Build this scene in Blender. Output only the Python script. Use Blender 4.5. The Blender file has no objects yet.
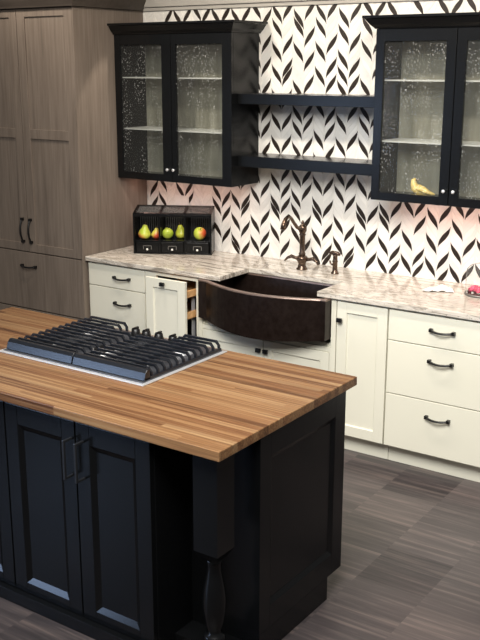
import bpy, bmesh, math, random
from mathutils import Vector, Matrix
D = bpy.data
COL = bpy.context.scene.collection
R = random.Random(7)
PI = math.pi

# ------------------------------------------------------------------ materials
def lin(c):
    return tuple((v / 255 / 12.92) if v / 255 <= .04045 else ((v / 255 + .055) / 1.055) ** 2.4 for v in c) + (1,)

class NT:
    """small helper around a node tree"""
    def __init__(s, name):
        s.m = D.materials.new(name); s.m.use_nodes = True
        s.t = s.m.node_tree; s.t.nodes.clear()
        s.out = s.n('ShaderNodeOutputMaterial')
        s.b = s.n('ShaderNodeBsdfPrincipled')
        s.l(s.b.outputs[0], s.out.inputs[0])
    def n(s, typ, **kw):
        nd = s.t.nodes.new(typ)
        for k, v in kw.items(): setattr(nd, k, v)
        return nd
    def l(s, a, b): s.t.links.new(a, b)
    def coord(s, scale=(1, 1, 1), rot=(0, 0, 0)):
        tc = s.n('ShaderNodeTexCoord'); mp = s.n('ShaderNodeMapping')
        mp.inputs['Scale'].default_value = scale; mp.inputs['Rotation'].default_value = rot
        s.l(tc.outputs['Object'], mp.inputs['Vector']); return mp.outputs[0]
    def noise(s, vec, scale, detail=3, rough=.55, dist=0):
        nd = s.n('ShaderNodeTexNoise'); nd.inputs['Scale'].default_value = scale
        nd.inputs['Detail'].default_value = detail; nd.inputs['Roughness'].default_value = rough
        nd.inputs['Distortion'].default_value = dist
        s.l(vec, nd.inputs['Vector']); return nd.outputs['Fac']
    def ramp(s, fac, stops, interp='LINEAR'):
        r = s.n('ShaderNodeValToRGB'); e = r.color_ramp.elements; r.color_ramp.interpolation = interp
        while len(e) > 1: e.remove(e[-1])
        e[0].position, e[0].color = stops[0][0], lin(stops[0][1])
        for p, c in stops[1:]:
            q = e.new(p); q.color = lin(c)
        s.l(fac, r.inputs[0]); return r.outputs[0]
    def math(s, op, a, b=None, c=None):
        nd = s.n('ShaderNodeMath', operation=op)
        for i, v in enumerate((a, b, c)):
            if v is None: continue
            if isinstance(v, (int, float)): nd.inputs[i].default_value = v
            else: s.l(v, nd.inputs[i])
        return nd.outputs[0]
    def mix(s, fac, a, b, mode='MIX'):
        nd = s.n('ShaderNodeMix', data_type='RGBA', blend_type=mode)
        for i, v in ((0, fac), (6, a), (7, b)):
            if isinstance(v, (int, float)): nd.inputs[i].default_value = v
            elif isinstance(v, tuple): nd.inputs[i].default_value = lin(v)
            else: s.l(v, nd.inputs[i])
        return nd.outputs[2]
    def bump(s, h, strength=.2, dist=.002):
        b = s.n('ShaderNodeBump'); b.inputs['Strength'].default_value = strength
        b.inputs['Distance'].default_value = dist
        s.l(h, b.inputs['Height']); s.l(b.outputs[0], s.b.inputs['Normal']); return b
    def set(s, col=None, rough=.5, metal=0, spec=.5, coat=0):
        i = s.b.inputs
        if col is not None:
            if isinstance(col, tuple): i['Base Color'].default_value = lin(col)
            else: s.l(col, i['Base Color'])
        i['Roughness'].default_value = rough; i['Metallic'].default_value = metal
        i['Specular IOR Level'].default_value = spec; i['Coat Weight'].default_value = coat
        return s.m

def plain(name, c, rough=.5, metal=0, spec=.5, var=8, scale=6, stretch=(1, 1, 1), coat=0, bump=0):
    t = NT(name)
    f = t.noise(t.coord(stretch), scale, 4)
    lo = tuple(max(0, v - var) for v in c); hi = tuple(min(255, v + var) for v in c)
    m = t.set(t.ramp(f, [(.3, lo), (.7, hi)]), rough, metal, spec, coat)
    if bump: t.bump(f, bump)
    return m

M = {}
M['cream'] = plain('cream_paint', (224, 222, 206), .42, var=2, scale=3)
M['black'] = plain('black_satin_paint', (15, 16, 17), .24, var=1, scale=5, spec=.3)
M['black_side'] = plain('black_paint_inside', (30, 30, 30), .6, var=2)
M['iron'] = plain('black_iron', (16, 15, 15), .38, 0, var=3, scale=30)
M['cast'] = plain('cast_iron_enamel', (22, 25, 31), .30, 0, var=3, scale=40, spec=.6)
M['steel'] = plain('brushed_steel', (214, 215, 217), .4, .55, var=10, scale=12, stretch=(1, 12, 12))
M['well'] = plain('smoked_steel_well', (96, 98, 104), .3, .5, var=8, scale=30)
M['pull_metal'] = plain('black_metal_pull', (52, 53, 56), .28, .5, var=4)
M['pewter'] = plain('pewter_frame', (118, 116, 112), .4, .6, var=6)
M['chrome'] = plain('polished_metal', (210, 210, 210), .15, 1, var=4)
M['plate'] = plain('white_plastic', (236, 234, 228), .4, var=2)
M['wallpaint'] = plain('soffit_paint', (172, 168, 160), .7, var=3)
M['roompaint'] = plain('wall_paint', (205, 202, 194), .8, var=3)
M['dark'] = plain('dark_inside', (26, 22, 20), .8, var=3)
M['pine'] = plain('tray_pine', (206, 160, 108), .5, var=14, scale=5, stretch=(1, 10, 10))
M['copper_dark'] = plain('antique_copper', (42, 32, 28), .34, .6, var=8, scale=28, bump=.25)
M['copper_rim'] = plain('highlit_copper_rim', (146, 126, 116), .36, .7, var=12, scale=20)  # rim highlight put into the colour, lighter than the basin copper
M['bronze'] = plain('aged_bronze', (100, 84, 72), .26, .85, var=14, scale=25)
M['paper'] = plain('white_paper', (244, 243, 240), .75, var=2)
M['pinkfoil'] = plain('pink_red_wrap', (216, 60, 96), .35, var=48, scale=45)
M['bird'] = plain('bird_glaze', (200, 174, 104), .35, var=30, scale=40)
M['stem'] = plain('fruit_stem', (84, 62, 40), .7, var=8)
M['backing'] = plain('cabinet_backing', (116, 114, 102), .5, var=14, scale=3, stretch=(6, 1, 1))

def wood_grey():
    t = NT('grey_stained_alder')
    g = t.noise(t.coord((26, 26, 1.2)), 2.2, 5, .6, .4)
    k = t.noise(t.coord((3, 3, 1)), 1.7, 3)
    c = t.mix(.35, t.ramp(g, [(.3, (99, 89, 80)), (.7, (133, 121, 110))]), t.ramp(k, [(.3, (96, 85, 76)), (.7, (128, 115, 103))]))
    # knots
    v = t.n('ShaderNodeTexVoronoi'); v.inputs['Scale'].default_value = 2.3
    t.l(t.coord((1, 1, .8)), v.inputs['Vector'])
    kn = t.math('LESS_THAN', v.outputs['Distance'], .022)
    c = t.mix(kn, c, (84, 66, 56))
    m = t.set(c, .5, spec=.35); t.bump(g, .06); return m
M['alder'] = wood_grey()
M['alder_dark'] = plain('grey_brown_crown', (72, 64, 57), .55, var=6, scale=4, stretch=(1, 8, 8))

def granite():
    t = NT('veined_granite')
    base = t.coord((1.0, 4.2, 4.2), (0, 0, .16))
    w = t.noise(base, 2.6, 8, .6, 1.2)
    c = t.ramp(w, [(.30, (106, 100, 92)), (.38, (148, 141, 131)), (.44, (191, 184, 172)), (.50, (213, 206, 195)), (.55, (146, 137, 126)), (.60, (202, 194, 182)), (.66, (181, 172, 160)), (.75, (125, 116, 107))])
    sp = t.noise(t.coord(), 75, 3, .6)
    c = t.mix(t.ramp(sp, [(.33, (255, 255, 255)), (.38, (0, 0, 0))]), c, (116, 108, 100))
    return t.set(c, .16, spec=.5)
M['granite'] = granite()

def butcher():
    t = NT('walnut_butcher_block')
    tc = t.n('ShaderNodeTexCoord'); sp = t.n('ShaderNodeSeparateXYZ'); t.l(tc.outputs['Object'], sp.inputs[0])
    w = .031
    sid = t.math('FLOOR', t.math('DIVIDE', sp.outputs['Y'], w))
    wn = t.n('ShaderNodeTexWhiteNoise', noise_dimensions='1D'); t.l(sid, wn.inputs['W'])
    seg = t.math('FLOOR', t.math('ADD', t.math('DIVIDE', sp.outputs['X'], 1.25), t.math('MULTIPLY', wn.outputs[0], 7.3)))
    cmb = t.n('ShaderNodeCombineXYZ'); t.l(sid, cmb.inputs[0]); t.l(seg, cmb.inputs[1])
    w2 = t.n('ShaderNodeTexWhiteNoise', noise_dimensions='3D'); t.l(cmb.outputs[0], w2.inputs['Vector'])
    tone = t.ramp(w2.outputs[0], [(0, (74, 47, 29)), (.2, (106, 70, 44)), (.45, (131, 93, 61)), (.75, (148, 113, 77)), (1, (167, 136, 99))])
    sh = t.n('ShaderNodeVectorMath', operation='MULTIPLY_ADD')
    t.l(w2.outputs['Color'], sh.inputs[0]); sh.inputs[1].default_value = (9, 9, 9)
    t.l(t.coord((.9, 75, 75)), sh.inputs[2])
    g = t.noise(sh.outputs[0], 1.6, 5, .6, .6)
    c = t.mix(.5, tone, t.ramp(g, [(.36, (60, 36, 22)), (.45, (109, 71, 44)), (.53, (142, 103, 68)), (.63, (165, 133, 96))]))
    fr = t.math('FRACT', t.math('DIVIDE', sp.outputs['Y'], w))
    ln = t.math('LESS_THAN', fr, .035)
    c = t.mix(t.math('MULTIPLY', ln, .55), c, (92, 58, 36))
    return t.set(c, .36, spec=.4)
M['butcher'] = butcher()

def floor_mat():
    t = NT('striped_vinyl_tile')
    tc = t.n('ShaderNodeTexCoord'); sp = t.n('ShaderNodeSeparateXYZ'); t.l(tc.outputs['Object'], sp.inputs[0])
    s = .307
    cx = t.math('FLOOR', t.math('DIVIDE', t.math('SUBTRACT', sp.outputs['X'], 2.592), s))
    ofs = t.math('MULTIPLY', t.math('MODULO', t.math('ABSOLUTE', cx), 2), .08)
    yy = t.math('DIVIDE', t.math('ADD', t.math('SUBTRACT', sp.outputs['Y'], -1.45), ofs), s)
    cy = t.math('FLOOR', yy)
    cmb = t.n('ShaderNodeCombineXYZ'); t.l(cx, cmb.inputs[0]); t.l(cy, cmb.inputs[1])
    w2 = t.n('ShaderNodeTexWhiteNoise', noise_dimensions='3D'); t.l(cmb.outputs[0], w2.inputs['Vector'])
    def isat(i, j): return t.math('MULTIPLY', t.math('COMPARE', cx, i, .1), t.math('COMPARE', cy, j, .1))
    dk = t.math('ADD', isat(0, -1), isat(-1, 2))
    lt = t.math('ADD', t.math('ADD', isat(1, -1), isat(-1, -1)), t.math('ADD', isat(0, 2), isat(0, -3)))
    tv = t.math('ADD', t.math('MULTIPLY', t.math('ADD', t.math('MULTIPLY', w2.outputs[0], .6), .25), t.math('SUBTRACT', 1, dk)), t.math('MULTIPLY', lt, .25))
    tone = t.ramp(tv, [(0, (46, 42, 45)), (.3, (61, 57, 58)), (.65, (86, 79, 79)), (1, (111, 100, 96))])
    sh = t.n('ShaderNodeVectorMath', operation='MULTIPLY_ADD')
    t.l(w2.outputs['Color'], sh.inputs[0]); sh.inputs[1].default_value = (7, 7, 7)
    t.l(t.coord((1.3, 26, 1)), sh.inputs[2])
    g = t.noise(sh.outputs[0], 1.3, 5, .62, .3)
    c = t.mix(.42, tone, t.ramp(g, [(.36, (48, 44, 45)), (.48, (71, 64, 65)), (.57, (98, 88, 86)), (.68, (134, 118, 111))]))
    m = t.set(c, .34, spec=.4); t.bump(g, .05); return m
M['floor'] = floor_mat()

def tile(name, c, var=6):
    t = NT(name)
    f = t.noise(t.coord((1, 1, 1.6)), 9, 5, .6, .8)
    lo = tuple(max(0, v - var) for v in c)
    return t.set(t.ramp(f, [(.3, lo), (.6, c)]), .28, spec=.45)
M['tile_white'] = tile('white_marble_leaf', (240, 237, 230), 8)
M['tile_pale'] = tile('pale_marble_leaf', (232, 229, 222), 10)
M['tile_grey'] = tile('greyish_marble_leaf', (226, 224, 219), 10)
M['tile_dark'] = plain('dark_brown_leaf', (42, 34, 28), .45, var=7, scale=30, spec=.25)
M['grout'] = plain('white_grout', (228, 225, 218), .85, var=3)

def glass(name, seeds=True, haze=.10, bl=.12):
    t = NT(name); t.t.nodes.remove(t.b)
    tr = t.n('ShaderNodeBsdfTransparent'); tr.inputs[0].default_value = (.97, .98, .97, 1)
    gl = t.n('ShaderNodeBsdfGlossy'); gl.inputs['Roughness'].default_value = .06
    df = t.n('ShaderNodeBsdfDiffuse'); df.inputs[0].default_value = (.8, .8, .78, 1)
    lw = t.n('ShaderNodeLayerWeight'); lw.inputs[0].default_value = bl
    a = t.n('ShaderNodeMixShader'); b = t.n('ShaderNodeMixShader')
    t.l(lw.outputs['Fresnel'], a.inputs[0])
    t.l(tr.outputs[0], a.inputs[1]); t.l(gl.outputs[0], a.inputs[2])
    if seeds:
        v = t.n('ShaderNodeTexVoronoi'); v.inputs['Scale'].default_value = 80
        t.l(t.coord((1, 1, .7)), v.inputs['Vector'])
        big = t.noise(t.coord((9, 1, 2.2)), 1.6, 3)
        dot = t.math('LESS_THAN', v.outputs['Distance'], t.math('MINIMUM', t.math('MULTIPLY', t.math('SUBTRACT', big, .40), 1.4), .19))
        n = t.noise(t.coord(), 190, 2)
        bp = t.n('ShaderNodeBump'); bp.inputs['Strength'].default_value = .25; bp.inputs['Distance'].default_value = .002
        t.l(n, bp.inputs['Height']); t.l(bp.outputs[0], gl.inputs['Normal'])
        t.l(t.math('ADD', t.math('MULTIPLY', dot, .38), haze), b.inputs[0])
    else:
        b.inputs[0].default_value = haze
    t.l(a.outputs[0], b.inputs[1]); t.l(df.outputs[0], b.inputs[2])
    t.l(b.outputs[0], t.out.inputs[0]); return t.m
M['glass'] = glass('seeded_glass', True, .012)
M['shelf_glass'] = glass('shelf_glass', False, .45)
M['clear'] = glass('clear_plastic', False, .05, .04)

def fruit(name, a, b, blush, d, off):
    """skin colour from a to b, with a blush on the side the vector d points to"""
    t = NT(name)
    n = t.noise(t.coord((1, 1, 1)), 14, 3)
    tc = t.n('ShaderNodeTexCoord'); dp = t.n('ShaderNodeVectorMath', operation='DOT_PRODUCT')
    t.l(tc.outputs['Object'], dp.inputs[0]); dp.inputs[1].default_value = d
    k = t.math('ADD', t.math('ADD', t.math('MULTIPLY', dp.outputs['Value'], 14), off), t.math('MULTIPLY', n, .6))
    c = t.mix(t.ramp(k, [(.5, (0, 0, 0)), (.95, (255, 255, 255))]), t.ramp(n, [(.3, a), (.7, b)]), blush)
    return t.set(c, .35)

# ------------------------------------------------------------------ mesh helpers
class MB:
    def __init__(s): s.v = []; s.f = []; s.mi = []; s.sm = []
    def add(s, vs, fs, mi=0, smooth=False):
        o = len(s.v); s.v += [Vector(p) for p in vs]
        for f in fs: s.f.append([i + o for i in f]); s.mi.append(mi); s.sm.append(smooth)
        return s
    def box(s, x0, x1, y0, y1, z0, z1, mi=0):
        x0, x1 = sorted((x0, x1)); y0, y1 = sorted((y0, y1)); z0, z1 = sorted((z0, z1))
        vs = [(x0, y0, z0), (x1, y0, z0), (x1, y1, z0), (x0, y1, z0), (x0, y0, z1), (x1, y0, z1), (x1, y1, z1), (x0, y1, z1)]
        return s.add(vs, [(3, 2, 1, 0), (4, 5, 6, 7), (0, 1, 5, 4), (1, 2, 6, 5), (2, 3, 7, 6), (3, 0, 4, 7)], mi)
    def loft(s, rings, mi=0, smooth=False, cap=True, closed=True):
        n = len(rings[0]); vs = [p for r in rings for p in r]; fs = []
        for k in range(len(rings) - 1):
            for i in range(n if closed else n - 1):
                j = (i + 1) % n
                fs.append((k * n + i, k * n + j, (k + 1) * n + j, (k + 1) * n + i))
        if cap:
            fs.append(tuple(reversed(range(n)))); fs.append(tuple((len(rings) - 1) * n + i for i in range(n)))
        return s.add(vs, fs, mi, smooth)
    def lathe(s, prof, c, seg=24, axis='z', mi=0, smooth=True):
        rings = []
        for r, h in prof:
            ring = []
            for i in range(seg):
                a = 2 * PI * i / seg; p, q = r * math.cos(a), r * math.sin(a)
                ring.append({'z': (c[0] + p, c[1] + q, c[2] + h), 'y': (c[0] + q, c[1] + h, c[2] + p), 'x': (c[0] + h, c[1] + p, c[2] + q)}[axis])
            rings.append(ring)
        return s.loft(rings, mi, smooth)
    def tube(s, path, rad, seg=12, mi=0, smooth=True, flat=1.0):
        P = [Vector(p) for p in path]; rs = rad if isinstance(rad, (list, tuple)) else [rad] * len(P)
        rings = []; up = None
        for i, p in enumerate(P):
            d = (P[min(i + 1, len(P) - 1)] - P[max(i - 1, 0)]).normalized()
            if up is None:
                up = Vector((0, 0, 1)) if abs(d.z) < .9 else Vector((1, 0, 0))
            sd = d.cross(up).normalized(); up = sd.cross(d).normalized()
            rings.append([p + sd * rs[i] * math.cos(2 * PI * k / seg) + up * rs[i] * flat * math.sin(2 * PI * k / seg) for k in range(seg)])
        return s.loft(rings, mi, smooth)
    def rotate(s, start, M4):
        for i in range(start, len(s.v)): s.v[i] = M4 @ s.v[i]
        return s

def rootmat(o):
    while o.parent: o = o.parent
    return Matrix.Translation(o.location) @ o.rotation_euler.to_matrix().to_4x4()

def link(name, mb, mats, parent=None, bevel=0, local=False, origin=None, label=None):
    me = D.meshes.new(name)
    if parent is not None: inv = Matrix() if local else rootmat(parent).inverted()
    elif origin is not None: inv = Matrix.Translation(-Vector(origin))
    else: inv = Matrix()
    me.from_pydata([inv @ v for v in mb.v], [], mb.f)
    for m in (mats if isinstance(mats, list) else [mats]): me.materials.append(m)
    for p, mi, sm in zip(me.polygons, mb.mi, mb.sm): p.material_index = mi; p.use_smooth = sm
    bm = bmesh.new(); bm.from_mesh(me); bmesh.ops.recalc_face_normals(bm, faces=bm.faces); bm.to_mesh(me); bm.free()
    o = D.objects.new(name, me); COL.objects.link(o)
    if parent is not None: o.parent = parent
    elif origin is not None: o.location = origin
    if bevel:
        b = o.modifiers.new('bevel', 'BEVEL'); b.width = bevel; b.segments = 2; b.limit_method = 'ANGLE'; b.angle_limit = .6
    if label: o['label'] = label
    return o

def tag(o, label, cat, group=None):
    o['label'] = label; o['category'] = cat
    if group: o['group'] = group
    return o
def thing(name, label, cat, loc, rotz=0, group=None):
    o = D.objects.new(name, None); COL.objects.link(o); o.empty_display_size = .05
    o.location = loc; o.rotation_euler = (0, 0, rotz)
    return tag(o, label, cat, group)
def struct(name, mb, mats, bevel=0):
    o = link(name, mb, mats, bevel=bevel); o['kind'] = 'structure'; return o
def copy_thing(o, loc, label):
    c = o.copy(); COL.objects.link(c); c.location = loc; c['label'] = label
    for ch in list(o.children):
        k = ch.copy(); COL.objects.link(k); k.parent = c
        for g in list(ch.children):
            q = g.copy(); COL.objects.link(q); q.parent = k
    return c

def shaker(x0, x1, z0, z1, y, th=.02, st=.06, rt=.06, rb=.06, mid=None, rec=.009, bev=.0, panel=True):
    """framed door facing -Y whose front lies at y; mid = (z0,z1) of a middle rail; bev = sloped inner edge"""
    m = MB()
    m.box(x0, x0 + st, y, y + th, z0, z1); m.box(x1 - st, x1, y, y + th, z0, z1)
    m.box(x0 + st, x1 - st, y, y + th, z0, z0 + rb); m.box(x0 + st, x1 - st, y, y + th, z1 - rt, z1)
    if mid: m.box(x0 + st, x1 - st, y, y + th, *mid)
    if panel: m.box(x0 + st - .004, x1 - st + .004, y + rec, y + th - .002, z0 + rb - .004, z1 - rt + .004)
    if bev:
        a, b, c, d = x0 + st, x1 - st, z0 + rb, z1 - rt
        o = [(a, y, c), (b, y, c), (b, y, d), (a, y, d)]
        i = [(a + bev, y + rec, c + bev), (b - bev, y + rec, c + bev), (b - bev, y + rec, d - bev), (a + bev, y + rec, d - bev)]
        m.add(o + i, [(0, 1, 5, 4), (1, 2, 6, 5), (2, 3, 7, 6), (3, 0, 4, 7)])
    return m

def bow_pull(cx, cz, y, L=.13, horiz=True):
    """arched pull with square feet, projecting to -Y from the face at y"""
    m = MB(); h = L / 2
    pts = []
    for k in range(13):
        t = -1 + k / 6
        pts.append((t * h, -.014 - .018 * (1 - t * t)))
    path = [(cx + a, y + b, cz - .006 * (1 - (a / h) ** 2)) if horiz else (cx, y + b, cz + a) for a, b in pts]
    m.tube(path, [.0062] * 13, 8)
    for sgn in (-1, 1):
        if horiz: m.box(cx + sgn * h - .008, cx + sgn * h + .008, y - .022, y + .0005, cz - .008, cz + .008)
        else: m.box(cx - .008, cx + .008, y - .022, y + .0005, cz + sgn * h - .008, cz + sgn * h + .008)
    return m
def square_knob(cx, cz, y):
    m = MB(); m.lathe([(.006, 0), (.006, -.014)], (cx, y, cz), 12, 'y')
    m.box(cx - .015, cx + .015, y - .027, y - .013, cz - .011, cz + .011); return m

# ------------------------------------------------------------------ room
struct('floor', MB().box(-3.2, 6.5, -7.0, .1, -.05, 0), M['floor'])

def leaf_wall():
    T, xb, p, H = .151, -.0188, .0459, .088
    LEAF_B = {1: [1.213, 1.33], 2: [1.288, 2.388], 3: [2.423], 4: [1.064, 1.211, 1.298, 2.391], 5: [0.953, 0.984, 1.119, 2.384], 6: [0.988, 1.115, 1.301, 2.422], 7: [1.075, 1.215, 1.259, 1.395, 1.624, 1.765, 1.901, 2.048, 2.179, 2.315, 2.395], 8: [1.08, 1.22, 1.303, 1.431, 1.594, 1.721, 1.812, 1.957, 2.174, 2.318, 2.363], 9: [0.952, 1.072, 1.209, 1.27, 1.395, 1.668, 1.856, 2.036, 2.177, 2.313, 2.391], 10: [1.04, 1.168, 1.349, 1.457, 1.63, 1.767, 1.961, 2.041, 2.129, 2.271, 2.361], 11: [1.074, 1.205, 1.255, 1.4, 1.633, 1.758, 1.833, 1.969, 2.184, 2.307, 2.416], 12: [0.953, 1.071, 1.209, 1.273, 2.4], 13: [0.982, 1.121, 1.317, 2.419], 14: [0.983, 1.117, 1.262, 2.404], 15: [0.954, 1.076, 1.211, 1.336, 2.42]}
    LEAF_F = {0: [1.183, 1.291], 1: [2.401], 2: [1.232, 1.309, 2.405], 3: [2.404], 4: [1.026, 1.163, 1.264, 2.403], 5: [0.949, 1.078, 1.211, 1.254, 2.396], 6: [0.953, 1.031, 1.164, 1.348, 1.591, 1.715, 1.814, 1.965, 2.093, 2.225, 2.374], 7: [0.987, 1.348, 1.457, 1.633, 1.768, 1.903, 2.035, 2.084, 2.215, 2.417], 8: [1.006, 1.35, 1.447, 1.627, 1.76, 1.835, 1.99, 2.124, 2.262, 2.415], 9: [0.944, 0.993, 1.12, 1.258, 1.394, 1.589, 1.721, 1.805, 1.992, 2.089, 2.22, 2.415], 10: [0.951, 0.991, 1.123, 1.304, 1.432, 1.672, 1.835, 1.994, 2.085, 2.227, 2.393], 11: [0.974, 1.116, 2.402], 12: [0.951, 1.031, 1.169, 1.294], 13: [0.955, 1.028, 1.215, 1.319], 14: [0.929, 1.026, 1.164, 1.294, 2.402], 15: [0.971, 1.122, 1.331, 2.392]}
    z_lo, z_hi, x_lo, x_hi = .80, 2.438, -.02, 2.95
    mb = MB()
    mb.box(-3.0, 3.6, 0, .12, 0, 2.9, 5)                     # painted wall behind
    mb.box(x_lo, x_hi, -.003, 0, z_lo, z_hi, 4)              # grout bed
    UPP = [(0, 0), (.04, .028), (.12, .045), (.24, .060), (.4, .0755), (.6, .0900), (.79, .1035), (.93, .114), (1, .124)]
    LOW = [(1 - a, .124 - z) for a, z in reversed(UPP)]
    def curve(tab, u):
        for (a, za), (c_, zc_) in zip(tab, tab[1:]):
            if u <= c_: return za + (zc_ - za) * (u - a) / (c_ - a)
        return tab[-1][1]
    SS = [0, .03, .07, .12, .2, .3, .4, .5, .6, .7, .8, .88, .93, .97, 1]
    N = len(SS) - 1
    rr = random.Random(3)
    for half in range(-1, 41):
        c, fwd = half // 2, half % 2 == 1
        xc = xb + c * T + (T / 2 if fwd else 0)
        if xc < x_lo - .04 or xc > x_hi + .03: continue
        an = list((LEAF_F if fwd else LEAF_B).get(c, []))
        if not an: an = [1.16 + .045 * (half % 3)]
        dark = set(); zs = [an[0]]; dark.add(0)
        for a, b in zip(an, an[1:]):
            n = max(1, round((b - a) / p)); k0 = len(zs) - 1
            for i in range(1, n + 1): zs.append(a + (b - a) * i / n)
            dark.add(len(zs) - 1)
            if n >= 6:
                for i in range(3, n - 1, 3): dark.add(k0 + i)
        k = 0
        pre = []
        while (pre[-1] if pre else zs[0]) > z_lo - .1:
            pre.append((pre[-1] if pre else zs[0]) - p)
        nd = {len(pre) - 1 - i for i in range(2, len(pre), 3)} if not (LEAF_F if fwd else LEAF_B).get(c) else set()
        dark = {d + len(pre) for d in dark} | nd
        zs = pre[::-1] + zs
        while zs[-1] < z_hi + .1:
            zs.append(zs[-1] + p)
        edges = [(zs[i] + zs[i + 1]) / 2 for i in range(len(zs) - 1)]
        w = T / 2; gx = .0010; gz = .0011
        for i in range(1, len(zs) - 1):
            b0, b1 = edges[i - 1] + gz, edges[i] - gz
            lo, hi = [], []; zc = (b0 + b1) / 2
            kz = min(1, (b1 - b0) / (p - 2 * gz) * 1.02)
            for s in SS:
                u = s if fwd else 1 - s
                x = xc + (s - .5) * .0700
                a, c_ = curve(LOW, u) - .062, curve(UPP, u) - .062
                m_ = (a + c_) / 2; e = (c_ - a) / 2 * kz
                lo.append((x, zc + m_ - e)); hi.append((x, zc + m_ + e))
            ok = [q for q in range(N + 1) if x_lo <= lo[q][0] <= x_hi]
            if len(ok) < 2: continue
            L = [(lo[q][0], min(max(lo[q][1], z_lo), z_hi)) for q in ok]
            U = [(hi[q][0], min(max(hi[q][1], z_lo), z_hi)) for q in ok]
            if max(u[1] for u in U) - min(l[1] for l in L) < .003: continue
            mi = 3 if i in dark else rr.choice((0, 0, 0, 1, 1, 2))
            n = len(ok); yf = -.0055
            vs = [(x, yf, z) for x, z in L] + [(x, yf, z) for x, z in U] + [(x, -.002, z) for x, z in L] + [(x, -.002, z) for x, z in U]
            fs = [(q, q + 1, n + q + 1, n + q) for q in range(n - 1)]
            fs += [(q + 1, q, 2 * n + q, 2 * n + q + 1) for q in range(n - 1)] + [(n + q, n + q + 1, 3 * n + q + 1, 3 * n + q) for q in range(n - 1)]
            fs += [(0, n, 3 * n, 2 * n), (2 * n - 1, n - 1, 3 * n - 1, 4 * n - 1)]
            mb.add(vs, fs, mi)
    return mb
struct('wall_back', leaf_wall(), [M['tile_white'], M['tile_pale'], M['tile_grey'], M['tile_dark'], M['grout'], M['roompaint']])
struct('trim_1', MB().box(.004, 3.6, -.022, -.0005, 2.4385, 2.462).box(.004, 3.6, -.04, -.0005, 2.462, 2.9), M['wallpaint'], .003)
struct('ceiling', MB().box(-3.0, 3.6, -2.2, .12, 2.9, 2.95), M['roompaint'])

# ------------------------------------------------------------------ tall cabinet
t = thing('tall_cabinet', 'tall grey-brown stained wood cabinet with paired panel doors at the left end', 'cabinet', (-.495, -.32, 0))
yT = -.667
b = MB().box(-.985, 0, -.645, -.012, .10, 2.442); b.box(-.985, -.03, -.57, -.012, 0, .10)
b.box(-.006, .002, -.668, -.645, .10, 2.442)
link('body', b, M['alder'], t, .0015)
c = MB()
def outline(x0, x1, y0, y1, o, z, l=0): return [(x0 - l * o, y0 - o, z), (x1 + o, y0 - o, z), (x1 + o, y1, z), (x0 - l * o, y1, z)]
c.loft([outline(-.985, .002, -.668, -.04, o, z) for o, z in ((.0, 2.4425), (.02, 2.4425), (.024, 2.452), (.05, 2.50), (.056, 2.52), (.056, 2.545))])
link('crown_moulding', c, M['alder_dark'], t)
d1 = link('door', shaker(-.487, -.009, .893, 2.436, yT, .021, .068, .046, .055, (1.640, 1.700)), M['alder'], t, .0012)
d2 = link('door', shaker(-.977, -.493, .893, 2.436, yT, .021, .064, .046, .055, (1.640, 1.700)), M['alder'], t, .0012)
link('handle', bow_pull(-.452, 1.036, yT, .15, False), M['iron'], d1)
link('handle', bow_pull(-.528, 1.036, yT, .15, False), M['iron'], d2)
w = link('drawer', MB().box(-.977, -.009, yT, yT + .021, .497, .885), M['alder'], t, .002)
link('handle', bow_pull(-.49, .795, yT, .125), M['iron'], w)
link('drawer', MB().box(-.977, -.009, yT, yT + .021, .115, .489), M['alder'], t, .002)

# ------------------------------------------------------------------ base cabinets
yF = -.63
def toe(m, x0, x1): return m.box(x0, x1, -.558, -.02, 0, .104)
def drawer_stack(x0, x1, zs, t, px):
    body = toe(MB(), x0, x1).box(x0, x1, -.609, -.02, .104, .876); link('body', body, M['cream'], t, .001)
    for z0, z1, hz in zs:
        d = link('drawer', MB().box(x0 + .003, x1 - .003, yF, yF + .0205, z0, z1), M['cream'], t, .002)
        link('handle', bow_pull(px, hz, yF, .122), M['iron'], d)
G = 'white base cabinets along the back wall'
t = thing('base_cabinet', 'white three-drawer base cabinet standing against the tall grey-brown cabinet', 'cabinet', (.25, -.31, 0), 0, G)
drawer_stack(.012, .487, [(.731, .872, .803), (.424, .726, .637), (.115, .418, .33)], t, .303)
t = thing('base_cabinet', 'white three-drawer base cabinet at the right end under the paper and tub', 'cabinet', (2.45, -.31, 0), 0, G)
drawer_stack(2.147, 2.757, [(.709, .871, .798), (.416, .704, .632), (.115, .411, .327)], t, 2.452)

t = thing('base_cabinet', 'white narrow single-door base cabinet just right of the sink', 'cabinet', (1.99, -.31, 0), 0, G)
link('body', toe(MB(), 1.838, 2.144).box(1.838, 2.144, -.609, -.02, .104, .876), M['cream'], t, .001)
d = link('door', shaker(1.842, 2.141, .115, .872, yF, .0205, .058, .058, .058, bev=.004), M['cream'], t, .001)
link('knob', square_knob(1.866, .772, yF), M['iron'], d)

t = thing('base_cabinet', 'white pull-out base cabinet standing open with wooden trays showing', 'cabinet', (.69, -.31, 0), 0, G)
b = toe(MB(), .49, .898)
b.box(.49, .505, -.609, -.02, .104, .876).box(.883, .898, -.609, -.02, .104, .876).box(.505, .883, -.035, -.02, .104, .876).box(.505, .883, -.609, -.035, .104, .122)
b.box(.49, .575, -.629, -.609, .104, .876).box(.884, .898, -.629, -.609, .104, .876).box(.575, .884, -.629, -.609, .856, .876)
link('body', b, M['cream'], t, .001)
link('dark_sheets', MB().box(.5052, .8828, -.0352, -.036, .1222, .855).box(.5052, .506, -.605, -.036, .1222, .855).box(.882, .8828, -.605, -.036, .1222, .855), M['dark'], t)  # thin dark sheets over the cream inner sides and back
d = link('door', shaker(.594, .893, .115, .872, -.75, .02, .056, .056, .056, bev=.004), M['cream'], t, .001)
link('knob', square_knob(.735, .845, -.75), M['iron'], d)
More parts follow.
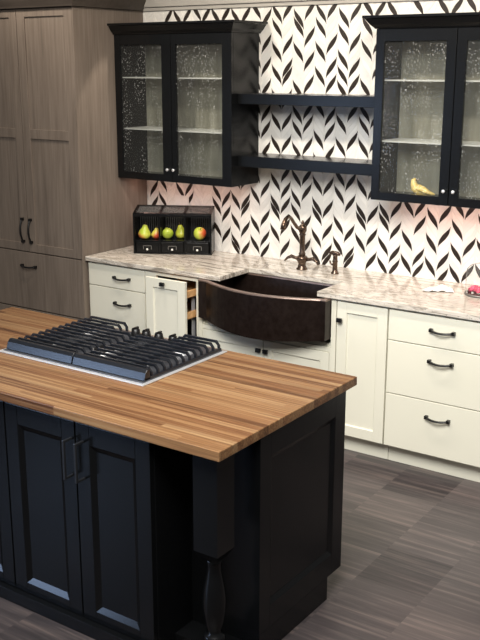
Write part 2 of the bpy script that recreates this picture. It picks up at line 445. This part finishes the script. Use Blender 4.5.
for z in (.762, .632, .22):
    q = MB().box(.615, .872, -.729, -.16, z, z + .006).box(.615, .872, -.729, -.716, z, z + .045).box(.615, .872, -.172, -.16, z, z + .045)
    q.box(.615, .627, -.716, -.172, z, z + .045).box(.860, .872, -.716, -.172, z, z + .045)
    link('tray', q, M['pine'], t, .001)
link('slide_post', MB().box(.64, .655, -.729, -.715, .15, .845).box(.84, .855, -.729, -.715, .15, .845).box(.84, .852, -.62, -.60, .13, .76), M['steel'], t)

t = thing('sink_cabinet', 'white sink base cabinet with two knobbed doors below the dark apron sink', 'cabinet', (1.365, -.31, 0), 0, G)
b = toe(MB(), .90, 1.836).box(.90, 1.836, -.609, -.02, .104, .60).box(.90, .925, -.629, -.02, .60, .876).box(1.806, 1.836, -.629, -.02, .60, .876)
b.box(.925, 1.806, -.612, -.60, .60, .622).box(.90, .925, -.629, -.609, .104, .60).box(1.80, 1.836, -.629, -.609, .104, .60).box(.925, 1.80, -.624, -.609, .575, .60)
link('body', b, M['cream'], t, .001)
d1 = link('door', shaker(.928, 1.364, .115, .572, yF, .0205, .056, .056, .056, bev=.004), M['cream'], t, .001)
d2 = link('door', shaker(1.368, 1.798, .115, .572, yF, .0205, .056, .056, .056, bev=.004), M['cream'], t, .001)
link('knob', square_knob(1.341, .512, yF), M['iron'], d1); link('knob', square_knob(1.391, .512, yF), M['iron'], d2)

# ------------------------------------------------------------------ counter and sink
def counter():
    P = [(.004, -.648), (1.072, -.648), (1.072, -.345), (1.723, -.345), (1.723, -.648), (2.775, -.648), (2.775, -.007), (.004, -.007)]
    m = MB(); m.loft([[(x, y, .8835) for x, y in P], [(x, y, .914) for x, y in P]]); return m
tag(link('countertop', counter(), M['granite'], bevel=.004, origin=(1.39, -.33, .884)), 'veined grey-beige granite countertop running along the back wall', 'countertop')

t = thing('farmhouse_sink', 'dark hammered copper farmhouse sink with a bowed apron front', 'sink', (1.365, -.5, .64))
def sink():
    N = 28; xs = [.929 + (1.802 - .929) * i / N for i in range(N + 1)]
    def yb(x):
        u = min(max((x - .985) / (1.765 - .985), 0), 1)
        return -.668 - .022 * (x - .929) / .873 - .112 * math.sin(PI * u) ** .9
    def zb(x): return .652 - .026 * math.sin(PI * (x - .929) / .873)
    n = N + 3
    def ring(ins, z):
        x0, x1 = .929 + ins[0], 1.802 - ins[0]
        front = []
        for x in xs:
            X = x0 + (x - .929) / .873 * (x1 - x0)
            front.append((X, yb(X) + ins[1], z(X) if callable(z) else z))
        zz = (z(1.3) if callable(z) else z)
        return front + [(x1, -.335 - ins[2], zz if not callable(z) else .652), (x0, -.335 - ins[2], zz if not callable(z) else .652)]
    o = MB(); o.loft([ring((0, 0, 0), zb), ring((0, 0, 0), .872)], cap=False)
    o.loft([ring((.032, .03, .012), .873), ring((.05, .05, .03), .69)], cap=False)
    nn = len(xs) + 2; r = ring((.05, .05, .03), .69); o.add(r, [tuple(range(nn))])
    r = ring((0, 0, 0), zb); o.add(r, [tuple(reversed(range(nn)))])
    rim = MB(); rim.loft([ring((0, 0, 0), .872), ring((-.0005, -.003, 0), .876), ring((.0, -.001, 0), .8815), ring((.028, .026, .01), .8815), ring((.032, .03, .012), .873)], cap=False)
    return o, rim
so, sr = sink()
link('apron_basin', so, M['copper_dark'], t); link('rim', sr, M['copper_rim'], t, label='copper rim with its highlight put into the lighter colour')
link('drain', MB().lathe([(.045, 0), (.045, .004), (.03, .006)], (1.4, -.5, .691), 24), M['bronze'], t)

# ------------------------------------------------------------------ faucet and dispenser
fx, fy = 1.358, -.2
t = thing('faucet', 'aged bronze bridge-style faucet with curved spout behind the sink', 'faucet', (fx, fy, .914))
link('base', MB().lathe([(.034, .0005), (.034, .006), (.026, .014), (.022, .035), (.027, .048), (.034, .056), (.034, .074), (.024, .084)], (fx, fy, .914)), M['bronze'], t)
link('column', MB().lathe([(.019, .0), (.021, .012), (.016, .022), (.0165, .07), (.0165, .12), (.021, .128), (.016, .134), (.021, .142), (.025, .152), (.025, .174), (.016, .184), (.008, .189), (.011, .196), (.007, .207), (.002, .213)], (fx, fy, .998)), M['bronze'], t)
sp = [(fx, fy - .01, 1.165), (fx, -.235, 1.166), (fx, -.265, 1.178), (fx, -.30, 1.208), (fx, -.33, 1.238), (fx, -.36, 1.256), (fx, -.392, 1.242), (fx, -.414, 1.214), (fx, -.422, 1.184)]
link('spout', MB().tube(sp, [.013, .012, .0105, .010, .010, .0105, .012, .0145, .0165], 14), M['bronze'], t)
for s in (-1, 1):
    lv = MB().tube([(fx + s * .028, fy, .978), (fx + s * .05, fy, .980), (fx + s * .075, fy, .986), (fx + s * .10, fy - .004, .974), (fx + s * .118, fy - .008, .955)], [.013, .010, .012, .008, .005], 12)
    link('lever', lv, M['bronze'], t)
dx, dy = 1.584, -.2
t = thing('side_sprayer', 'small bronze side sprayer standing right of the taller faucet', 'sprayer', (dx, dy, .914))
link('body', MB().lathe([(.024, .0005), (.024, .006), (.017, .014), (.0145, .03), (.0145, .07), (.018, .074), (.0145, .08), (.013, .105), (.016, .112)], (dx, dy, .914), 20), M['bronze'], t)
link('head', MB().tube([(dx - .036, dy, 1.032), (dx - .02, dy, 1.038), (dx + .015, dy, 1.036), (dx + .032, dy, 1.03)], [.009, .013, .013, .008], 12), M['bronze'], t)
link('trigger', MB().tube([(dx - .014, dy, .966), (dx - .03, dy, .972), (dx - .036, dy, .99)], [.006, .006, .005], 8), M['bronze'], t)

# ------------------------------------------------------------------ wall cabinets
def wall_cabinet(x0, x1, panes, label, knobs):
    t = thing('wall_cabinet', label, 'cabinet', ((x0 + x1) / 2, -.15, 1.385), 0, 'black glass-door wall cabinets')
    z0, z1 = 1.385, 2.285; th = .018
    b = MB().box(x0, x0 + th, -.286, -.012, z0, z1).box(x1 - th, x1, -.286, -.012, z0, z1)
    b.box(x0 + th, x1 - th, -.286, -.012, z0, z0 + th).box(x0 + th, x1 - th, -.286, -.012, z1 - th, z1)
    xm = (x0 + x1) / 2
    b.box(xm - .02, xm + .02, -.286, -.268, z0 + th, z1 - th)
    link('body', b, M['black'], t, .001)
    link('back_panel', MB().box(x0 + th, x1 - th, -.022, -.0125, z0 + th, z1 - th), M['backing'], t, label='grey-green cabinet back')
    lft = 0
    c = MB().loft([outline(x0, x1, -.307, -.007, o, z, lft if x0 < .5 else 1) for o, z in ((-.004, 2.2855), (.006, 2.2855), (.010, 2.292), (.026, 2.306), (.048, 2.336), (.058, 2.340), (.058, 2.352))])
    link('crown', c, M['black'], t)
    for z in (1.697, 2.019):
        link('shelf', MB().box(x0 + th + .001, x1 - th - .001, -.262, -.024, z, z + .007), M['shelf_glass'], t, label='glass shelf')
    for (a, bq), (g0, g1), kx in zip(((x0, xm - .002), (xm + .002, x1)), panes, knobs):
        fr = MB().box(a, g0, -.306, -.2865, z0, z1).box(g1, bq, -.306, -.2865, z0, z1).box(g0, g1, -.306, -.2865, z0, 1.430).box(g0, g1, -.306, -.2865, 2.222, z1)
        d = link('door', fr, M['black'], t, .0015)
        link('pane', MB().box(g0 - .003, g1 + .003, -.297, -.293, 1.427, 2.225), M['glass'], d, label='seeded glass pane')
        k = MB().lathe([(.005, 0), (.005, -.010), (.009, -.013), (.010, -.018), (.007, -.022)], (kx, -.306, 1.462), 16, 'y')
        link('knob', k, M['chrome'] if False else M['steel'], d, label='small bright metal knob')
    return t
wall_cabinet(.0028, .915, ((.050, .386), (.497, .846)), 'black glass-door wall cabinet hanging beside the tall grey-brown cabinet', (.430, .478))
wall_cabinet(1.853, 2.757, ((1.902, 2.250), (2.358, 2.700)), 'black glass-door wall cabinet at the right with a yellow bird inside', (2.282, 2.336))

for z0, z1, lab in ((1.876, 1.937, 'upper of the two black floating shelves between the wall cabinets'), (1.506, 1.571, 'lower of the two black floating shelves between the wall cabinets')):
    tag(link('floating_shelf', MB().box(.9165, 1.8515, -.243, -.0065, z0, z1), M['black'], bevel=.002, origin=(1.387, -.12, z0)), lab, 'shelf', 'floating shelves')

# bird ornament in the right cabinet
t = thing('bird_figurine', 'small yellow bird figurine on the floor of the right wall cabinet', 'figurine', (2.09, -.2, 1.4035))
bx, by, bz = 2.09, -.2, 1.4035
body = MB().tube([(bx + .095, by, bz + .022), (bx + .06, by, bz + .028), (bx + .03, by, bz + .036), (bx, by, bz + .04), (bx - .022, by, bz + .052), (bx - .032, by, bz + .072), (bx - .030, by, bz + .090), (bx - .022, by, bz + .1)],
                 [.004, .012, .024, .030, .027, .017, .016, .006], 14)
link('body', body, M['bird'], t)
link('wing', MB().tube([(bx - .005, by - .026, bz + .05), (bx + .02, by - .029, bz + .044), (bx + .055, by - .02, bz + .03), (bx + .075, by - .014, bz + .022)], [.008, .012, .009, .002], 10, flat=.5), M['bird'], t)
link('beak', MB().lathe([(.006, 0), (.001, .018)], (bx - .018, by - .002, bz + .094), 8, 'x'), M['copper_rim'], t)
link('foot', MB().lathe([(.022, .0), (.022, .006), (.008, .012)], (bx + .005, by, bz), 14), M['bird'], t)

# ------------------------------------------------------------------ outlet
t = thing('outlet_cover', 'white outlet plate on the leaf tile just above the black fruit box', 'outlet', (.30, -.006, 1.19))
link('plate', MB().box(.243, .357, -.0115, -.006, 1.14, 1.257), M['plate'], t, .002)
for x in (.274, .326): link('socket', MB().box(x - .017, x + .017, -.0128, -.0115, 1.165, 1.232), M['plate'], t, .001)

# ------------------------------------------------------------------ fruit box (local frame: x along the front, y into the box)
BOX = (.4295, -.281, .9145); ROT = math.radians(28.9)
t = thing('fruit_box', 'black three-bay countertop fruit box with glass lid and little drawers', 'box', BOX, ROT)
W, DP, SH = .256, .16, .088
def top_z(y): return .257 + .033 * y / DP
b = MB()
for x in (-W, -.089, .077, W - .012):
    b.loft([[(x, 0, .0), (x, DP, 0), (x, DP, top_z(DP)), (x, 0, top_z(0))], [(x + .012, 0, 0), (x + .012, DP, 0), (x + .012, DP, top_z(DP)), (x + .012, 0, top_z(0))]])
b.box(-W, W, 0, DP, 0, .008).box(-W + .012, W - .012, .004, DP, SH - .006, SH)
b.box(-W + .012, W - .012, DP - .008, DP, .008, top_z(DP) - .001)
b.box(-W, W, -.004, .012, .243, .259)
link('case', b, M['black'], t, .001, local=True)
s = MB()
for i in range(34):
    x = -W + .018 + i * .0142
    if abs(x + .083) > .01 and abs(x - .083) > .01: s.box(x, x + .006, DP - .011, DP - .008, SH + .002, .25)
link('back_slats', s, M['black_side'], t, local=True)
lid = MB()
for x0, x1 in ((-W, -W + .02), (-.09, -.07), (.07, .09), (W - .02, W)):
    lid.loft([[(x, 0, top_z(0) + k), (x, DP, top_z(DP) + k)] for x, k in ((x0, .0005), (x1, .0005), (x1, .007), (x0, .007))], closed=True) if False else lid.add(
        [(x0, 0, top_z(0) + .0005), (x1, 0, top_z(0) + .0005), (x1, DP, top_z(DP) + .0005), (x0, DP, top_z(DP) + .0005), (x0, 0, top_z(0) + .007), (x1, 0, top_z(0) + .007), (x1, DP, top_z(DP) + .007), (x0, DP, top_z(DP) + .007)],
        [(3, 2, 1, 0), (4, 5, 6, 7), (0, 1, 5, 4), (1, 2, 6, 5), (2, 3, 7, 6), (3, 0, 4, 7)])
for y0, y1 in ((0, .018), (DP - .018, DP)):
    lid.add([(x, y, top_z(y) + k) for k in (.0005, .007) for x, y in ((-W, y0), (W, y0), (W, y1), (-W, y1))], [(3, 2, 1, 0), (4, 5, 6, 7), (0, 1, 5, 4), (1, 2, 6, 5), (2, 3, 7, 6), (3, 0, 4, 7)])
L_ = link('lid', lid, M['black'], t, local=True)
for xa, xb_ in ((-W + .02, -.09), (-.07, .07), (.09, W - .02)):
    link('pane', MB().add([(x, y, top_z(y) + k) for k in (.002, .0045) for x, y in ((xa, .018), (xb_, .018), (xb_, DP - .018), (xa, DP - .018))], [(3, 2, 1, 0), (4, 5, 6, 7), (0, 1, 5, 4), (1, 2, 6, 5), (2, 3, 7, 6), (3, 0, 4, 7)]), M['clear'], L_, local=True)
for xc in (-.1635, 0, .1635):
    d = link('drawer', MB().box(xc - .073, xc + .073, -.002, .1, .011, SH - .009), M['black'], t, .002, local=True)
    link('label_holder', MB().box(xc - .028, xc + .028, -.006, -.002, .052, .056).box(xc - .028, xc - .024, -.006, -.002, .03, .056).box(xc + .024, xc + .028, -.006, -.002,   .03, .056), M['pewter'], d, local=True)
    link('knob', MB().lathe([(.003, 0), (.003, -.006), (.0075, -.01), (.006, -.015)], (xc, -.002, .032), 14, 'y'), M['plate'], d, local=True, label='small white knob')

def fruit_at(kind, lx, ly, R_, tilt, rotz, mat, label, squash=1.0):
    """pear or apple resting on the box floor, its axis tilted"""
    if kind == 'pear': prof = [(.002, 0), (.45, .04), (.80, .22), (1.0, .62), (.98, .95), (.78, 1.38), (.52, 1.78), (.40, 2.06), (.28, 2.24), (.03, 2.30)]
    else: prof = [(.05, .14), (.3, .02), (.62, .08), (.92, .48), (1.0, .92), (.93, 1.36), (.66, 1.68), (.34, 1.76), (.08, 1.62)]
    # smooth profile
    pp = []
    for i in range(len(prof) - 1):
        for k in range(3):
            u = k / 3; p0 = prof[max(i - 1, 0)]; p1 = prof[i]; p2 = prof[i + 1]; p3 = prof[min(i + 2, len(prof) - 1)]
            pp.append(tuple(.5 * (2 * p1[j] + (p2[j] - p0[j]) * u + (2 * p0[j] - 5 * p1[j] + 4 * p2[j] - p3[j]) * u * u + (3 * p1[j] - p0[j] - 3 * p2[j] + p3[j]) * u ** 3) for j in (0, 1)))
    pp.append(prof[-1])
    m = MB().lathe([(max(r, .001) * R_, h * R_ * squash) for r, h in pp], (0, 0, 0), 28)
    hs = prof[-1][1] * R_ * squash
    st = MB().tube([(0, 0, hs - .003), (.001, 0, hs + .008), (.004, 0, hs + .016)], [.0022, .0018, .0022], 8)
    Rm = Matrix.Rotation(rotz, 4, 'Z') @ Matrix.Rotation(tilt, 4, 'Y')
    m.v = [Rm @ v for v in m.v]; st.v = [Rm @ v for v in st.v]
    lo = min(v.z for v in m.v)
    base = Matrix.Translation(BOX) @ Matrix.Rotation(ROT, 4, 'Z') @ Vector((lx, ly, SH + .0006 - lo))
    f = thing(kind, label, 'fruit', base, ROT, 'fruit in the black box')
    link('flesh', m, mat, f, local=True); link('stem', st, M['stem'], f, local=True)
YG, YL, RD, OR = (158, 184, 50), (214, 214, 92), (190, 78, 48), (206, 112, 62)
fruit_at('pear', -.196, .056, .0405, .10, .3, fruit('pear_skin_blush', YG, YL, OR, (-.9, -.3, -.7), .42), 'upright blushed pear in the left bay of the fruit box')
fruit_at('pear', -.124, .080, .0310, .25, -.9, fruit('pear_skin_red', YL, (216, 176, 80), RD, (.8, -.3, -.6), .52), 'red and yellow leaning pear in the left bay behind the upright one')
fruit_at('pear', -.034, .050, .0365, 1.15, 1.9, fruit('pear_skin_green', (150, 178, 46), (200, 208, 88), YL, (0, 0, 1), -.4), 'green pear lying on its side in the middle bay of the box')
fruit_at('pear', .047, .104, .0385, .15, 3.4, fruit('pear_skin_olive', (164, 176, 50), (204, 200, 78), OR, (-.6, 0, -.4), .1), 'olive-yellow upright pear at the back of the middle bay')
fruit_at('apple', .166, .07, .0410, .5, -1.2, fruit('apple_skin', (168, 188, 60), (208, 208, 92), RD, (.9, -.3, .3), -.2), 'yellow-green apple with a red patch alone in the right bay')

# ------------------------------------------------------------------ paper and candy tub at the right
def paper():
    m = MB(); nx, ny = 12, 9; rr = random.Random(5)
    c = Vector((2.262, -.25, .9165)); ux = Vector((math.cos(.25), math.sin(.25), 0)); uy = Vector((-math.sin(.25), math.cos(.25), 0))
    top = []
    for j in range(ny + 1):
        for i in range(nx + 1):
            a, b_ = i / nx - .5, j / ny - .5
            h = .014 * (1 - (2 * b_) ** 2) * (1 - (2 * a) ** 2) * (1 + .5 * math.sin(a * 9 + 3 * b_)) + .009 * math.sin(a * 11 + b_ * 6) ** 2 * (1 - (2 * a) ** 2)
            top.append(c + ux * a * (.15 - .05 * b_) + uy * (b_ + .12 * math.sin(a * 6)) * .10 + Vector((0, 0, max(h, .0) + .002)))
    w = nx + 1; k = len(top)
    fs = [(j * w + i, j * w + i + 1, (j + 1) * w + i + 1, (j + 1) * w + i) for j in range(ny) for i in range(nx)]
    bot = [v - Vector((0, 0, .0012)) for v in top]
    fs2 = [tuple(q + k for q in reversed(f)) for f in fs]
    m.add(top + bot, fs + fs2, 0, True)
    return m
tag(link('paper_sheet', paper(), M['paper'], origin=(2.262, -.25, .9148)), 'crumpled white paper sheet lying on the granite at the right', 'paper')
jx, jy = 2.487, -.225
t = thing('candy_tub', 'clear round plastic tub of pink-red candy at the right end of the counter', 'tub', (jx, jy, .9146))
link('base', MB().lathe([(.080, .0003), (.086, .004), (.086, .010), (.082, .012)], (jx, jy, .9146), 40), M['pewter'], t)
link('dome', MB().lathe([(.082, .015), (.082, .12), (.078, .14), (.062, .158), (.03, .17), (.002, .173)], (jx, jy, .9146), 40), M['clear'], t)
rr = random.Random(9); m = MB()
for i in range(46):
    a, r = rr.random() * 2 * PI, .066 * math.sqrt(rr.random()); z = .022 + .016 * rr.random()
    k0 = len(m.v); m.lathe([(.002, -.009), (.010, -.005), (.010, .005), (.002, .009)], (0, 0, 0), 8)
    m.rotate(k0, Matrix.Translation((jx + r * math.cos(a), jy + r * math.sin(a), .9146 + z)) @ Matrix.Rotation(rr.random() * 3, 4, 'X') @ Matrix.Rotation(rr.random() * 3, 4, 'Y'))
o = tag(link('candy', m, M['pinkfoil'], origin=(jx, jy, .93)), 'pink and red candy pieces heaped inside the clear plastic tub', 'candy'); o['kind'] = 'stuff'

# ------------------------------------------------------------------ island
t = thing('kitchen_island', 'black kitchen island cabinet with panel doors and a turned corner post', 'island', (1.6, -2.25, 0))
b = MB().box(.63, 2.272, -2.694, -2.492, .0, .8665).box(.63, 2.555, -2.492, -1.90, .10, .8665).box(.63, 2.555, -2.492, -1.995, 0, .10)
b.box(2.272, 2.555, -2.6, -2.492, 0, .055)
link('body', b, M['black'], t, .001)
link('base_skirt', MB().box(.63, 2.274, -2.742, -2.694, 0, .0545), M['black'], t, .002)
def end_panel():
    m = MB(); x0, x1 = 2.5555, 2.578
    y0, y1, a, c = -2.494, -1.885, -2.425, -1.965
    m.box(x0, x1, y0, a, .10, .8665).box(x0, x1, c, y1, .10, .8665).box(x0, x1, a, c, .10, .19).box(x0, x1, a, c, .78, .8665)
    m.box(x0, x1 - .011, a, c, .19, .78)
    o = [(x1, a, .19), (x1, c, .19), (x1, c, .78), (x1, a, .78)]; k = .02
    i = [(x1 - .0105, a + k, .19 + k), (x1 - .0105, c - k, .19 + k), (x1 - .0105, c - k, .78 - k), (x1 - .0105, a + k, .78 - k)]
    m.add(o + i, [(0, 1, 5, 4), (1, 2, 6, 5), (2, 3, 7, 6), (3, 0, 4, 7)])
    m.box(x0, x1, y0, -1.995, 0, .10)
    return m
link('end_panel', end_panel(), M['black'], t, .001)
yI = -2.716
for x0, x1, hx in ((1.19, 1.539, None), (1.546, 1.913, 1.897), (1.919, 2.268, 1.955)):
    d = link('door', shaker(x0, x1, .056, .852, yI, .021, .066, .078, .045, bev=.022, rec=.012), M['black'], t, .0015)
    if hx:
        h = MB()
        for z in (.640, .784): h.box(hx - .0045, hx + .0045, yI - .040, yI + .0005, z - .0045, z + .0045)
        h.box(hx - .005, hx + .005, yI - .046, yI - .036, .6355, .7885)
        link('handle', h, M['pull_metal'], d, .0015)
def post():
    m = MB(); cx, cy, h = 2.492, -2.65, .05
    def sq(r, z):
        o = []
        for i in range(16):
            a = 2 * PI * (i + .5) / 16; k = r / max(abs(math.cos(a)), abs(math.sin(a)))
            x, y = k * math.cos(a), k * math.sin(a)
            o.append((cx + x, cy + y, z))
        # snap the points nearest the corners
        for j, (sx, sy) in ((1, (1, 1)), (5, (-1, 1)), (9, (-1, -1)), (13, (1, -1))): o[j] = (cx + sx * r, cy + sy * r, z)
        return o
    def ci(r, z): return [(cx + r * math.cos(2 * PI * (i + .5) / 16), cy + r * math.sin(2 * PI * (i + .5) / 16), z) for i in range(16)]
    m.loft([sq(h, .8665), sq(h, .492), sq(.030, .458)])
    prof = [(.029, .458), (.026, .44), (.025, .42), (.0265, .405), (.031, .38), (.038, .345), (.043, .30), (.042, .26), (.036, .215), (.025, .182), (.024, .168), (.036, .162), (.040, .152), (.036, .142), (.030, .136), (.034, .122), (.044, .112), (.03, .10)]
    m.lathe([(r, z) for r, z in prof], (cx, cy, 0), 28)
    m.loft([sq(.05, .10), sq(.05, .0005)])
    return m
link('corner_post', post(), M['black'], t)

tag(link('island_top', MB().box(.60, 2.585, -2.746, -1.808, .868, .904), M['butcher'], bevel=.003, origin=(1.59, -2.27, .868)), 'striped walnut butcher-block top on the black island', 'countertop')

# ------------------------------------------------------------------ cooktop
t = thing('cooktop', 'steel gas cooktop with black cast-iron grates set in the wooden top', 'cooktop', (1.56, -2.11, .904))
link('tray', MB().box(1.152, 1.968, -2.392, -1.832, .9042, .9095), M['steel'], t, .002)
link('well', MB().box(1.168, 1.952, -2.376, -1.848, .9096, .9135), M['well'], t)
def grate(x0, x1, inner):
    """bars along X with turned-down ends; the bars near the back stop short at the knob row (inner side)"""
    m = MB(); y0, y1 = -2.362, -1.858; zt = .957
    nx = (x0, x1)
    n = 12
    for i in range(n):
        y = y0 + .052 + (y1 - y0 - .052) * i / (n - 1)
        a, b_ = x0, x1
        if y > -1.955:
            if inner == 'r': b_ = 1.43
            else: a = 1.735
        hw = .0046
        prof = [(a + .004, .918), (a + .006, .938), (a + .022, zt), (b_ - .022, zt), (b_ - .006, .938), (b_ - .004, .918)]
        rings = []
        for k, (x, z) in enumerate(prof):
            nrm = (1, 0) if k in (0, 5) else ((.85, -.5) if k in (1,) else ((.85, .5) if k == 4 else (.3, -.95)))
            q = .011
            if k in (0, 1): rings.append([(x, y - hw, z), (x, y + hw, z), (x + q, y + hw, z - .001), (x + q, y - hw, z - .001)])
            elif k == 2: rings.append([(x, y - hw, z), (x, y + hw, z), (x + .006, y + hw, z - q), (x + .006, y - hw, z - q)])
            elif k == 3: rings.append([(x, y - hw, z), (x, y + hw, z), (x - .006, y + hw, z - q), (x - .006, y - hw, z - q)])
            else: rings.append([(x, y - hw, z), (x, y + hw, z), (x - q, y + hw, z - .001), (x - q, y - hw, z - .001)])
        m.loft(rings)
    # broad front rail, sloped face
    m.loft([[(x, y0 - .004, .916), (x, y0 + .006, .945), (x, y0 + .018, .957), (x, y0 + .032, .957), (x, y0 + .034, .916)] for x in (x0, x1)])
    # low side rails and cross ties
    if inner == 'r':
        m.box(x0, x0 + .014, y0, y1 + .006, .9145, .924).box(x1 - .014, x1, y0, -1.965, .9145, .924)
    else:
        m.box(x1 - .014, x1, y0, y1 + .006, .9145, .924).box(x0, x0 + .014, y0, -1.965, .9145, .924)
    for u in (.33, .67):
        x = x0 + (x1 - x0) * u
        yb = y1 if ((inner == 'r' and x < 1.42) or (inner == 'l' and x > 1.74)) else -1.965
        m.box(x - .006, x + .006, y0 + .03, yb, .932, .9435)
    return m
link('grate', grate(1.176, 1.561, 'r'), M['cast'], t, .0012); link('grate', grate(1.567, 1.952, 'l'), M['cast'], t, .0012)
for x, y, r in ((1.29, -2.25, .045), (1.29, -1.98, .036), (1.56, -2.16, .055), (1.83, -2.25, .036), (1.83, -1.98, .045)):
    u = link('burner', MB().lathe([(r * 1.15, 0), (r * 1.15, .004), (r, .006), (r, .014)], (x, y, .9136), 28), M['steel'], t)
    link('cap', MB().lathe([(r * .85, .0142), (r * .85, .019), (r * .78, .0205)], (x, y, .9136), 28), M['iron'], u)
for x in (1.49, 1.552, 1.625, 1.705):
    m = MB().lathe([(.023, 0), (.022, .010), (.018, .030), (.016, .032)], (x, -1.878, .9127), 20); m.box(x - .0045, x + .0045, -1.897, -1.859,   .9445, .951)
    link('control_knob', m, M['iron'], t)

# ------------------------------------------------------------------ camera
cx, cy, cz, yaw, pit, rol, f = 4.25512764, -5.04574863, 2.09919992, .604790075, .260531550, .00117539219, 955.252611
fw = Vector((-math.sin(yaw) * math.cos(pit), math.cos(yaw) * math.cos(pit), -math.sin(pit)))
r0 = Vector((math.cos(yaw), math.sin(yaw), 0)); u0 = r0.cross(fw)
rv = r0 * math.cos(rol) + u0 * math.sin(rol); uv = u0 * math.cos(rol) - r0 * math.sin(rol)
cam = D.objects.new('camera', D.cameras.new('camera')); COL.objects.link(cam)
m = Matrix((rv, uv, -fw)).transposed().to_4x4(); m.translation = (cx, cy, cz); cam.matrix_world = m
cam.data.sensor_fit = 'AUTO'; cam.data.sensor_width = 36; cam.data.lens = f / 640 * 36; cam.data.clip_end = 60
bpy.context.scene.camera = cam

# ------------------------------------------------------------------ light
def k_rgb(c): return lin(c)[:3]
def area(name, loc, target, sx, sy, power, col, spread=180):
    l = D.lights.new(name, 'AREA'); l.shape = 'RECTANGLE'; l.size = sx; l.size_y = sy; l.spread = math.radians(spread); l.energy = power; l.color = k_rgb(col)
    o = D.objects.new(name, l); COL.objects.link(o); o.location = loc
    o.rotation_euler = (Vector(target) - Vector(loc)).to_track_quat('-Z', 'Y').to_euler(); return o
def spot(name, loc, target, power, ang, blend, col, size=.05):
    l = D.lights.new(name, 'SPOT'); l.energy = power; l.spot_size = math.radians(ang); l.spot_blend = blend; l.color = k_rgb(col); l.shadow_soft_size = size
    o = D.objects.new(name, l); COL.objects.link(o); o.location = loc
    o.rotation_euler = (Vector(target) - Vector(loc)).to_track_quat('-Z', 'Y').to_euler(); return o
WARM = (255, 243, 228)
for x in (.75, 1.7, 2.65):
    spot('ceiling_spot', (x, -1.3, 2.86), (x, -.1, 1.5), 66, 120, .6, WARM, .07)
spot('ceiling_spot', (-.35, -1.1, 2.86), (-.35, -.8, 0), 34, 150, .5, WARM, .07)
spot('ceiling_downlight', (.33, -.36, 2.86), (.33, -.36, 0), 55, 50, .12, WARM, .02)
for x in (1.1, 2.3):
    spot('ceiling_spot', (x, -2.7, 2.86), (x, -2.6, 0), 32, 115, .7, WARM, .07)
area('fill_panel', (2.9, -3.7, 3.2), (2.1, -.6, .4), 2.0, 1.4, 88, (255, 252, 247), 110)  # added fill from the camera side to lift the lower cabinets
area('window_daylight', (-1.5, -6.2, 1.5), (1.7, -2.7, .3), 1.3, 1.0, 7.5, (184, 212, 255), 60)
for x0, x1, pw in ((.06, .86, 1.1), (1.95, 2.7, 1.8)):
    area('under_cabinet_strip', ((x0 + x1) / 2, -.15, 1.381), ((x0 + x1) / 2, -.12, 0), x1 - x0, .03, pw, (255, 204, 186))
w = D.worlds.new('room_world'); bpy.context.scene.world = w; w.use_nodes = True
w.node_tree.nodes['Background'].inputs[0].default_value = lin((224, 223, 222)); w.node_tree.nodes['Background'].inputs[1].default_value = .2
vs = bpy.context.scene.view_settings
vs.view_transform = 'Standard'; vs.look = 'None'; vs.gamma = 1; vs.exposure = -.1; vs.use_curve_mapping = False
